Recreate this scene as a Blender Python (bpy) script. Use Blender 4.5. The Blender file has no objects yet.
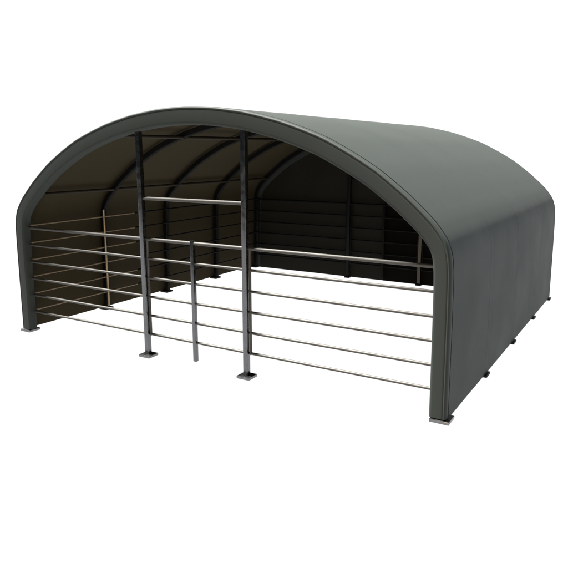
import bpy, bmesh, math, random
from mathutils import Vector
random.seed(4)
S = bpy.context.scene
C = S.collection

# ------------------------------------------------------------------ materials
def mat(name, col, rough=.5, metal=0., spec=.5, noise=0., nscale=8., bump=0., bscale=300., sheen=0.):
    m = bpy.data.materials.new(name); m.use_nodes = True
    nt = m.node_tree; N = nt.nodes; L = nt.links
    b = N['Principled BSDF']
    b.inputs['Roughness'].default_value = rough
    b.inputs['Metallic'].default_value = metal
    b.inputs['Specular IOR Level'].default_value = spec
    b.inputs['Base Color'].default_value = (*col, 1)
    tc = N.new('ShaderNodeTexCoord')
    if noise:
        n = N.new('ShaderNodeTexNoise'); n.inputs['Scale'].default_value = nscale; n.inputs['Detail'].default_value = 6
        L.new(tc.outputs['Object'], n.inputs['Vector'])
        mr = N.new('ShaderNodeMapRange'); mr.inputs[1].default_value = .3; mr.inputs[2].default_value = .7
        mr.inputs[3].default_value = 1-noise; mr.inputs[4].default_value = 1+noise
        L.new(n.outputs['Fac'], mr.inputs[0])
        mx = N.new('ShaderNodeVectorMath'); mx.operation = 'SCALE'; mx.inputs[0].default_value = col
        L.new(mr.outputs[0], mx.inputs['Scale']); L.new(mx.outputs[0], b.inputs['Base Color'])
        r2 = N.new('ShaderNodeMapRange'); r2.inputs[1].default_value = .3; r2.inputs[2].default_value = .7
        r2.inputs[3].default_value = max(0, rough-.06); r2.inputs[4].default_value = min(1, rough+.06)
        L.new(n.outputs['Fac'], r2.inputs[0]); L.new(r2.outputs[0], b.inputs['Roughness'])
    if bump:
        n = N.new('ShaderNodeTexNoise'); n.inputs['Scale'].default_value = bscale; n.inputs['Detail'].default_value = 3
        L.new(tc.outputs['Object'], n.inputs['Vector'])
        bp = N.new('ShaderNodeBump'); bp.inputs['Strength'].default_value = bump; bp.inputs['Distance'].default_value = .002
        L.new(n.outputs['Fac'], bp.inputs['Height']); L.new(bp.outputs[0], b.inputs['Normal'])
    return m

K = 4.6          # the picture is exposed for the dark cloth: exposure = log2(K)
M = {}
M['cover'] = mat('green_grey_tarpaulin', (.0275, .0325, .030), .64, 0, .2, .03, 1.2, .15, 260)
M['lining'] = mat('dark_tarpaulin_inside', (.034, .0275, .0145), .8, 0, .1, .10, 1.5, .15, 260)
M['rear_cloth'] = mat('darker_rear_tarpaulin', (.0035, .003, .002), .85, 0, .05, .1, 1.5)  # right rear half, coloured darker than the left half
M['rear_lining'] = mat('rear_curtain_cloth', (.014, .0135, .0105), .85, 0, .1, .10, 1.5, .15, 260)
M['warm_lit_rail'] = mat('warm_lit_tube', (.13, .097, .057), .45, .1, .4, .10, 20)  # warm light on the left rails is put into this colour
M['warm_lit_stile'] = mat('bright_warm_lit_tube', (.29, .22, .135), .35, .6, .4, .10, 20)  # paler copy for the upright; its warm highlight is put into the colour
M['purlin'] = mat('brown_purlin', (.020, .0155, .009), .6, 0, .2, .1, 10)
M['steel'] = mat('dull_steel', (.15, .152, .158), .27, 1, .5, .10, 14)
M['warm_lit_steel'] = mat('warm_lit_post_steel', (.055, .045, .034), .3, 1, .5, .10, 14)  # right rear post; the warm light on it is put into the colour
M['galv'] = mat('galvanised_tube', (.092, .089, .084), .62, .7, .3, .08, 20)
M['shaded_tube'] = mat('shaded_galvanised_tube', (.004, .004, .004), .6, 0, .08, .10, 20)  # galvanised rails inside; the interior shade is put into this near-black
M['frame'] = mat('shaded_frame_steel', (.004, .004, .004), .5, 0, .12, .1, 10)  # steel inside the shelter; interior shade is put into the near-black colour
M['plate'] = mat('plate_steel', (.19, .19, .195), .26, 1, .5, .10, 30)

def glow(name, col, s):
    m = bpy.data.materials.new(name); m.use_nodes = True
    b = m.node_tree.nodes['Principled BSDF']
    b.inputs['Base Color'].default_value = (.02, .02, .02, 1); b.inputs['Roughness'].default_value = 1
    b.inputs['Specular IOR Level'].default_value = 0
    b.inputs['Emission Color'].default_value = (*col, 1); b.inputs['Emission Strength'].default_value = s/K
    return m
M['white'] = glow('glowing_white_surface', (1, 1, 1), 1.04)  # ground and backdrop glow by emission to stay evenly white; no lamps there

# ------------------------------------------------------------------ helpers
def empty(name, loc=(0, 0, 0)):
    o = bpy.data.objects.new(name, None); C.objects.link(o); o.location = loc; return o

def obj(name, bm, ms, parent=None, smooth=True, ang=35):
    bmesh.ops.recalc_face_normals(bm, faces=bm.faces)
    me = bpy.data.meshes.new(name); bm.to_mesh(me); bm.free()
    if not isinstance(ms, (list, tuple)): ms = [ms]
    for m in ms: me.materials.append(m)
    if smooth:
        me.polygons.foreach_set('use_smooth', [True]*len(me.polygons))
        me.set_sharp_from_angle(angle=math.radians(ang))
    o = bpy.data.objects.new(name, me); C.objects.link(o)
    if parent: o.parent = parent
    return o

def box(bm, c, s, bev=0.):
    r = bmesh.ops.create_cube(bm, size=1.)
    vs = r['verts']
    for v in vs: v.co = Vector((c[0]+v.co.x*s[0], c[1]+v.co.y*s[1], c[2]+v.co.z*s[2]))
    if bev:
        es = list({e for v in vs for e in v.link_edges})
        bmesh.ops.bevel(bm, geom=es, offset=bev, segments=2, affect='EDGES', profile=.5)

def tube(bm, a, b, r, n=14, taper=None):
    a = Vector(a); b = Vector(b); d = (b-a).normalized()
    up = Vector((0, 0, 1)) if abs(d.z) < .9 else Vector((1, 0, 0))
    u = d.cross(up).normalized(); v = d.cross(u)
    R = []
    e = min(.004, r*.3)
    for P, rr in ((a, r-e), (a+d*e, r), (b-d*e, r), (b, r-e)):
        R.append([bm.verts.new(P+(u*math.cos(2*math.pi*k/n)+v*math.sin(2*math.pi*k/n))*rr) for k in range(n)])
    for i in range(3):
        for k in range(n):
            bm.faces.new((R[i][k], R[i][(k+1) % n], R[i+1][(k+1) % n], R[i+1][k]))
    bm.faces.new(R[0]); bm.faces.new(R[-1][::-1])

# ------------------------------------------------------------------ arch profile (outside of the cover)
half = [(3.05, 0.0), (3.045, .4), (3.04, .8), (3.033, 1.2), (3.025, 1.45), (3.005, 1.61), (2.955, 1.74), (2.83, 1.90), (2.58, 2.125),
        (2.285, 2.345), (2.01, 2.505), (1.73, 2.645), (1.46, 2.745), (1.18, 2.832), (.79, 2.92), (.39, 2.972), (0, 2.99)]
raw = half + [(-x, z) for x, z in half[-2::-1]]
def cr(p0, p1, p2, p3, t):
    return tuple(.5*((2*b)+(-a+c)*t+(2*a-5*b+4*c-d)*t*t+(-a+3*b-3*c+d)*t*t*t) for a, b, c, d in zip(p0, p1, p2, p3))
prof = []
for i in range(len(raw)-1):
    p0 = raw[max(i-1, 0)]; p1 = raw[i]; p2 = raw[i+1]; p3 = raw[min(i+2, len(raw)-1)]
    for k in range(3):
        t = k/3
        s = cr(p0, p1, p2, p3, t); l = tuple(a+(b-a)*t for a, b in zip(p1, p2))
        w = .65
        prof.append((s[0]*w+l[0]*(1-w), s[1]*w+l[1]*(1-w)))
prof.append(raw[-1])
PN = len(prof)
def smoothed(P, it):
    P = list(P)
    for _ in range(it):
        Q = P[:]
        for i in range(1, len(P)-1):
            Q[i] = tuple((P[i-1][k]+2*P[i][k]+P[i+1][k])/4 for k in (0, 1))
        P = Q
    return P
sm = smoothed(prof, 10)
nor = []
for i in range(PN):
    a = Vector(sm[max(i-1, 0)]); b = Vector(sm[min(i+1, PN-1)]); d = (b-a).normalized()
    nor.append(Vector((-d.y, d.x)))           # inward normal (curve runs right foot -> crest -> left foot)
if nor[0].x > 0: nor = [-n for n in nor]
def pt(i, o, base=None):
    P = Vector((base or prof)[i]); q = P+nor[i]*o; return q.x, q.y

def sweep(bm, section, zmin=0., mats=None, closed=True, base=None, rng=None):
    """section: list of (offset inward or fn(i), y); swept along the arch"""
    rows = []
    idx = rng or range(PN)
    for i in idx:
        row = []
        for o, y in section:
            oo = o(i) if callable(o) else o
            x, z = pt(i, oo, base)
            row.append(bm.verts.new((x, y, max(z, zmin))))
        rows.append(row)
    n = len(section)
    for a in range(len(rows)-1):
        for k in range(n if closed else n-1):
            f = bm.faces.new((rows[a][k], rows[a][(k+1) % n], rows[a+1][(k+1) % n], rows[a+1][k]))
            if mats: f.material_index = mats[k]
    if closed:
        bm.faces.new(rows[0][::-1]); bm.faces.new(rows[-1])
    return rows

W2 = 2.99            # post line
D = 1.457            # bay
YB = 4*D
def fw(i):           # width of the sleeve: 0.165 at the legs, 0.19 at the crest
    z = sm[i][1]
    t = max(0, min(1, (z-1.3)/1.5)); t = t*t*(3-2*t)
    return .170+.026*t

# ------------------------------------------------------------------ setting
bm = bmesh.new()
vs = [bm.verts.new(v) for v in ((-60, -17, 0), (40, -17, 0), (40, 60, 0), (-60, 60, 0))]; bm.faces.new(vs)
g = obj('ground', bm, M['white'], smooth=False); g['kind'] = 'structure'
bm = bmesh.new()
ring = [(-60+2*0, -9), (-60, 60), (40, 60), (40, -2)]
lo = [bm.verts.new((x, y, -.02)) for x, y in ring]; hi = [bm.verts.new((x, y, 34)) for x, y in ring]
for k in range(3): bm.faces.new((lo[k], lo[k+1], hi[k+1], hi[k]))
bd = obj('added_backdrop', bm, M['white'], smooth=False); bd['kind'] = 'structure'  # added walls that glow white behind the shelter

# ------------------------------------------------------------------ the shelter
T = empty('livestock_shelter', (0, 0, 0))
T['label'] = 'open-fronted livestock shelter with arched dark green tarpaulin roof and steel rails'
T['category'] = 'animal shelter'

# roof cover: outer and inner skin
y0, y1 = .013, YB+.014
ys = [y0]
for k in range(4):
    for j in range(1, 7): ys.append(y0+(y1-y0)*(k+j/6)/4)
bm = bmesh.new()
ZB = .03
def sag(i, y):
    t = (y-y0)/(y1-y0)*4; f = t-math.floor(t)
    s = math.sin(math.pi*f)**2 if 0 < t < 4 else 0
    z = prof[i][1]
    wv = .0004*math.sin(y*2.3+i*.21)+.0002*math.sin(y*5.1-i*.5)
    return .002*s*(.4+.6*min(1, z/3))+wv*s
outer = []; inner = []
for i in range(PN):
    ro = []; ri = []
    for y in ys:
        o = sag(i, y)
        x, z = pt(i, o); ro.append(bm.verts.new((x, y, max(z, ZB))))
        x, z = pt(i, o+.008); ri.append(bm.verts.new((x, y, max(z, ZB))))
    outer.append(ro); inner.append(ri)
for i in range(PN-1):
    for j in range(len(ys)-1):
        bm.faces.new((outer[i][j], outer[i+1][j], outer[i+1][j+1], outer[i][j+1]))
        f = bm.faces.new((inner[i][j], inner[i][j+1], inner[i+1][j+1], inner[i+1][j])); f.material_index = 1
    for j in (0, len(ys)-1):
        bm.faces.new((outer[i][j], inner[i][j], inner[i+1][j], outer[i+1][j]))
for i in (0, PN-1):
    for j in range(len(ys)-1):
        bm.faces.new((outer[i][j], outer[i][j+1], inner[i][j+1], inner[i][j]))
cover = obj('roof_cover', bm, [M['cover'], M['lining']], T, ang=50)
cover['label'] = 'dark grey-green tarpaulin stretched over the arches and down both sides'
# welded seams, sub-parts of the cover
for k in range(1, 4):
    yc = k*D
    bm = bmesh.new()
    sweep(bm, [(0., yc-.026), (-.0009, yc-.016), (-.0009, yc+.016), (0., yc+.026), (.004, yc+.026), (.004, yc-.026)], ZB+.002)
    obj('weld_seam', bm, M['cover'], cover, ang=30)
def gr(i):           # depth of the groove between sleeve and cover: open over the roof, closed at the legs
    z = prof[i][1]
    t = max(0, min(1, (z-1.5)/.7)); return t*t*(3-2*t)
# front and rear sleeve: wraps the end arch, with a rolled bead outside
def sleeve(yf, sgn, groove=1):
    Y = lambda d: yf+sgn*d          # d measured from the face inwards
    sec = [(lambda i: fw(i)-.004, Y(.115)), (lambda i: fw(i), Y(.105)), (lambda i: fw(i), Y(.075)), (lambda i: fw(i)-.001, Y(.035)), (lambda i: fw(i)-.005, Y(.016)),
           (lambda i: fw(i)-.013, Y(.006)), (lambda i: fw(i)-.024, Y(.001)), (lambda i: fw(i)-.034, Y(.0)),
           (.050, Y(.0)), (.045, Y(.0)), (.036, Y(.001)), (.032, Y(.0035)), (.028, Y(.001)), (.022, Y(-.002)), (.014, Y(-.001)), (.007, Y(.006)),
           (.002, Y(.016)), (-.001, Y(.03)), (-.001, Y(.062)), (lambda i: .0015+.003*gr(i)*groove, Y(.070)), (lambda i: .002+.012*gr(i)*groove, Y(.075)), (lambda i: .0025+.022*gr(i)*groove, Y(.079)), (lambda i: .003+.024*gr(i)*groove, Y(.085)), (.028, Y(.098)), (.013, Y(.100)), (.013, Y(.115))]
    mats = [0]*len(sec); mats[-1] = 0; mats[0] = 0
    bm = bmesh.new(); sweep(bm, sec, .045, mats)
    return obj('end_sleeve', bm, [M['cover'], M['lining']], T, ang=40)
sl = sleeve(-.08, 1)
sl['label'] = 'front edge sleeve of the tarpaulin with a rolled bead'
sl2 = sleeve(YB+.101, -1, 0)

# rear wall of cloth: fan from the arch to the ground
def rear_wall(name, x0, x1, m, yy, label=None):
    bm = bmesh.new()
    pts = []
    ins = [pt(i, .004) for i in range(PN)]
    def top(x):
        for a, b in zip(ins[:-1], ins[1:]):
            if (a[0]-x)*(b[0]-x) <= 0 and abs(a[0]-b[0]) > 1e-6 and a[1] > .3:
                return a[1]+(b[1]-a[1])*(x-a[0])/(b[0]-a[0])
        return 1.4
    n = max(8, int((x1-x0)/.06)); m_ = 24
    F = []; B = []
    for a in range(n+1):
        x = x0+(x1-x0)*a/n; t = top(x); f = []; b = []
        for c in range(m_+1):
            z = .008+(t-.008)*c/m_
            d = .004*math.sin(x*3.1+z*1.7)+.003*math.sin(x*7.3-z*2.2)
            f.append(bm.verts.new((x, yy+d, z))); b.append(bm.verts.new((x, yy+.008+d, z)))
        F.append(f); B.append(b)
    for a in range(n):
        for c in range(m_):
            bm.faces.new((F[a][c], F[a+1][c], F[a+1][c+1], F[a][c+1])).material_index = 0
            bm.faces.new((B[a][c], B[a][c+1], B[a+1][c+1], B[a+1][c])).material_index = 1
        for c in (0, m_): bm.faces.new((F[a][c], B[a][c], B[a+1][c], F[a+1][c]))
    for a in (0, n):
        for c in range(m_): bm.faces.new((F[a][c], F[a][c+1], B[a][c+1], B[a][c]))
    o = obj(name, bm, [m, M['cover']], T)
    if label: o['label'] = label
    return o
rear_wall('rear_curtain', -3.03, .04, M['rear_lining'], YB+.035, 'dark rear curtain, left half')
rear_wall('rear_curtain', -.01, 3.03, M['rear_cloth'], YB+.020, 'rear curtain, right half, coloured darker than the left')

# arch frames with foot plates
def plate(parent, x, y, h=.095, name='base_plate', m='plate'):
    bm = bmesh.new(); box(bm, (x, y, .0195), (2*h, 2*h, .031), .003)
    o = obj(name, bm, M[m], parent)
    return o
for k in range(5):
    y = k*D
    if k == 0: y = .0
    if k == 4: y = YB-.01
    bm = bmesh.new()
    o1, o2, h, c = .036, .118, .034, .009
    sec = [(o1, y-h+c), (o1+c, y-h), (o2-c, y-h), (o2, y-h+c), (o2, y-.008), (o2+.006, y-.004), (o2+.006, y+.004), (o2, y+.008), (o2, y+h-c), (o2-c, y+h), (o1+c, y+h), (o1, y+h-c)]
    sweep(bm, sec, .034)
    a = obj('arch_frame', bm, M['frame'], T, ang=30)
    for s in (1, -1):
        plate(a, s*(W2 if k == 0 else 3.0), y if k else .0, .095 if k == 0 else .08, m='plate' if k == 0 else 'frame')

# purlins along the length, just inside the cover
for x, z in ((2.66, 1.935), (1.27, 2.695)):
    for s in (1, -1):
        bm = bmesh.new()
        for k in range(4):
            a = k*D+(.036 if k else .034); b = (k+1)*D-.036-(.012 if k == 3 else 0)
            tube(bm, (s*x, a, z), (s*x, b, z), .024)
        obj('purlin', bm, M['purlin'], T)

# posts, front and rear
PX = .743
def post(x, y, ztop, m='steel'):
    rear = y > 1
    bm = bmesh.new(); box(bm, (x, y, (.035+ztop)/2), (.06, .06, ztop-.035), .004)
    o = obj('post', bm, M[m], T, ang=30)
    pl = plate(o, x, y, .052 if rear else .085, m='frame' if rear else 'plate')
    return o
for s in (-1, 1):
    post(s*PX, 0.005, 2.80)
    post(s*PX, YB-.04, 2.80, 'warm_lit_steel' if s > 0 else 'frame')
# header rails
for y in (.005, YB-.04):
    bm = bmesh.new(); tube(bm, (-PX+.031, y, 1.965), (PX-.031, y, 1.965), .021, 18)
    obj('header_rail', bm, M['galv' if y < 1 else 'shaded_tube'], T)

# panels: rails and end stiles
Z0, DZ = .292, .2372
def panel(name, a, b, m, stile_ends=(True, True), mid=None, zoff=0., mid_low=.06, r=.0155, stile_r=.014, label=None, top_r=.020, inset=.0, mm=None, tall=None):
    P = empty(name); P.parent = T
    a = Vector(a); b = Vector(b); d = (b-a).normalized()
    for k in range(6):
        z = Z0+DZ*k+zoff
        bm = bmesh.new(); tube(bm, (*(a.xy), z), (*(b.xy), z), top_r if k == 5 else r)
        obj('rail', bm, m, P)
    n = Vector((-d.y, d.x, 0))
    for e, q in zip(stile_ends, (a+d*.017, b-d*.017)):
        if e:
            bm = bmesh.new(); tube(bm, (q.x, q.y, .275+zoff), (q.x, q.y, (tall or Z0+DZ*5+zoff+.012)), stile_r)
            obj('stile', bm, m, P)
    if mid is not None:
        q = a+(b-a)*mid
        bm = bmesh.new(); box(bm, (q.x, q.y, (mid_low+Z0+DZ*5+.03)/2), (.046, .046, Z0+DZ*5+.03-mid_low), .004)
        obj('centre_stile', bm, M['steel'] if m is M['galv'] else m, P)
    if label: P['label'] = label
    return P
panel('front_panel', (-2.93, .02, 0), (-PX-.031, .02, 0), M['galv'], (False, False), label='six-rail front panel left of the gate')
panel('front_panel', (PX+.031, .02, 0), (2.93, .02, 0), M['galv'], (True, False), label='six-rail front panel right of the gate')
panel('gate', (-PX+.031, .02, 0), (PX-.031, .02, 0), M['galv'], (True, False), mid=.5, label='six-rail gate between the two front posts')
yr = YB-.04
panel('rear_panel', (-2.88, yr, 0), (-PX-.031, yr, 0), M['shaded_tube'], zoff=.01, label='rear rails, left third')
panel('rear_panel', (PX+.031, yr, 0), (2.88, yr, 0), M['shaded_tube'], zoff=.01, label='rear rails, right third')
panel('rear_gate', (-PX+.031, yr, 0), (PX-.031, yr, 0), M['shaded_tube'], mid=.5, zoff=.01)
for s in (-1, 1):
    x = 2.90 if s > 0 else -2.85
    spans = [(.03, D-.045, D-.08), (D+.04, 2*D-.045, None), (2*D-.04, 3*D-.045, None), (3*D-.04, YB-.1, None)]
    if s < 0: spans = [(.03, 2.035, 1.345), (2.055, 2*D-.045, None)] + spans[2:]  # left rails split where the painted warm light ends and near-black begins
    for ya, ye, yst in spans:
        m = 'warm_lit_rail' if s < 0 and ya < 1 else 'shaded_tube'
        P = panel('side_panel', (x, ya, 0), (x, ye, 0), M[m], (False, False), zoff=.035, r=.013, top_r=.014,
                  label='side rails nearest the front on the left, warm light put into their colour' if m == 'warm_lit_rail' else None)
        if yst:
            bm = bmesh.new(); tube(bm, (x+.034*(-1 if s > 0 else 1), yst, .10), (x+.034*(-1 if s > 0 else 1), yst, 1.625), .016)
            obj('stile', bm, M['warm_lit_stile' if s < 0 else 'shaded_tube'], P)

# ------------------------------------------------------------------ camera
cam = bpy.data.cameras.new('camera'); co = bpy.data.objects.new('camera', cam); C.objects.link(co)
co.location = (4.5999, -5.6032, 2.5287); co.rotation_euler = (math.pi/2-.20937, 0, .54066)
cam.sensor_width = 36; cam.lens = 632.568/568*36; cam.clip_end = 300; cam.clip_start = .05
S.camera = co

# ------------------------------------------------------------------ light
w = bpy.data.worlds.new('World'); S.world = w; w.use_nodes = True
w.node_tree.nodes['Background'].inputs[0].default_value = (.75, .88, 1.0, 1)
w.node_tree.nodes['Background'].inputs[1].default_value = .05/K

def area(name, loc, target, sx, sy, power, col):
    l = bpy.data.lights.new(name, 'AREA'); l.shape = 'RECTANGLE'; l.size = sx; l.size_y = sy; l.energy = power/K; l.color = col
    o = bpy.data.objects.new(name, l); C.objects.link(o); o.location = loc
    o.rotation_euler = (Vector(target)-Vector(loc)).to_track_quat('-Z', 'Y').to_euler()
    return o
sl_ = bpy.data.lights.new('key_light', 'SUN'); sl_.energy = 24.5/K; sl_.angle = math.radians(6); sl_.color = (1, .98, .93)
so = bpy.data.objects.new('key_light', sl_); C.objects.link(so)
so.rotation_euler = Vector((-.45, -.095, 1)).to_track_quat('Z', 'Y').to_euler()
area('right_fill_light', (15, 6, 5), (3, 3, 1.2), 8, 5, 215, (.28, .80, 1))  # added lamp out of view, cool fill on the right wall
area('low_front_fill_light', (3.4, -8, .9), (-1.5, 2.5, 1.8), 3, 1.2, 210, (1, .72, .42))  # added lamp out of view, warm fill for the interior

S.view_settings.view_transform = 'Standard'; S.view_settings.look = 'None'
S.view_settings.exposure = math.log2(K); S.view_settings.gamma = 1
S.render.resolution_x = 1024; S.render.resolution_y = 1024
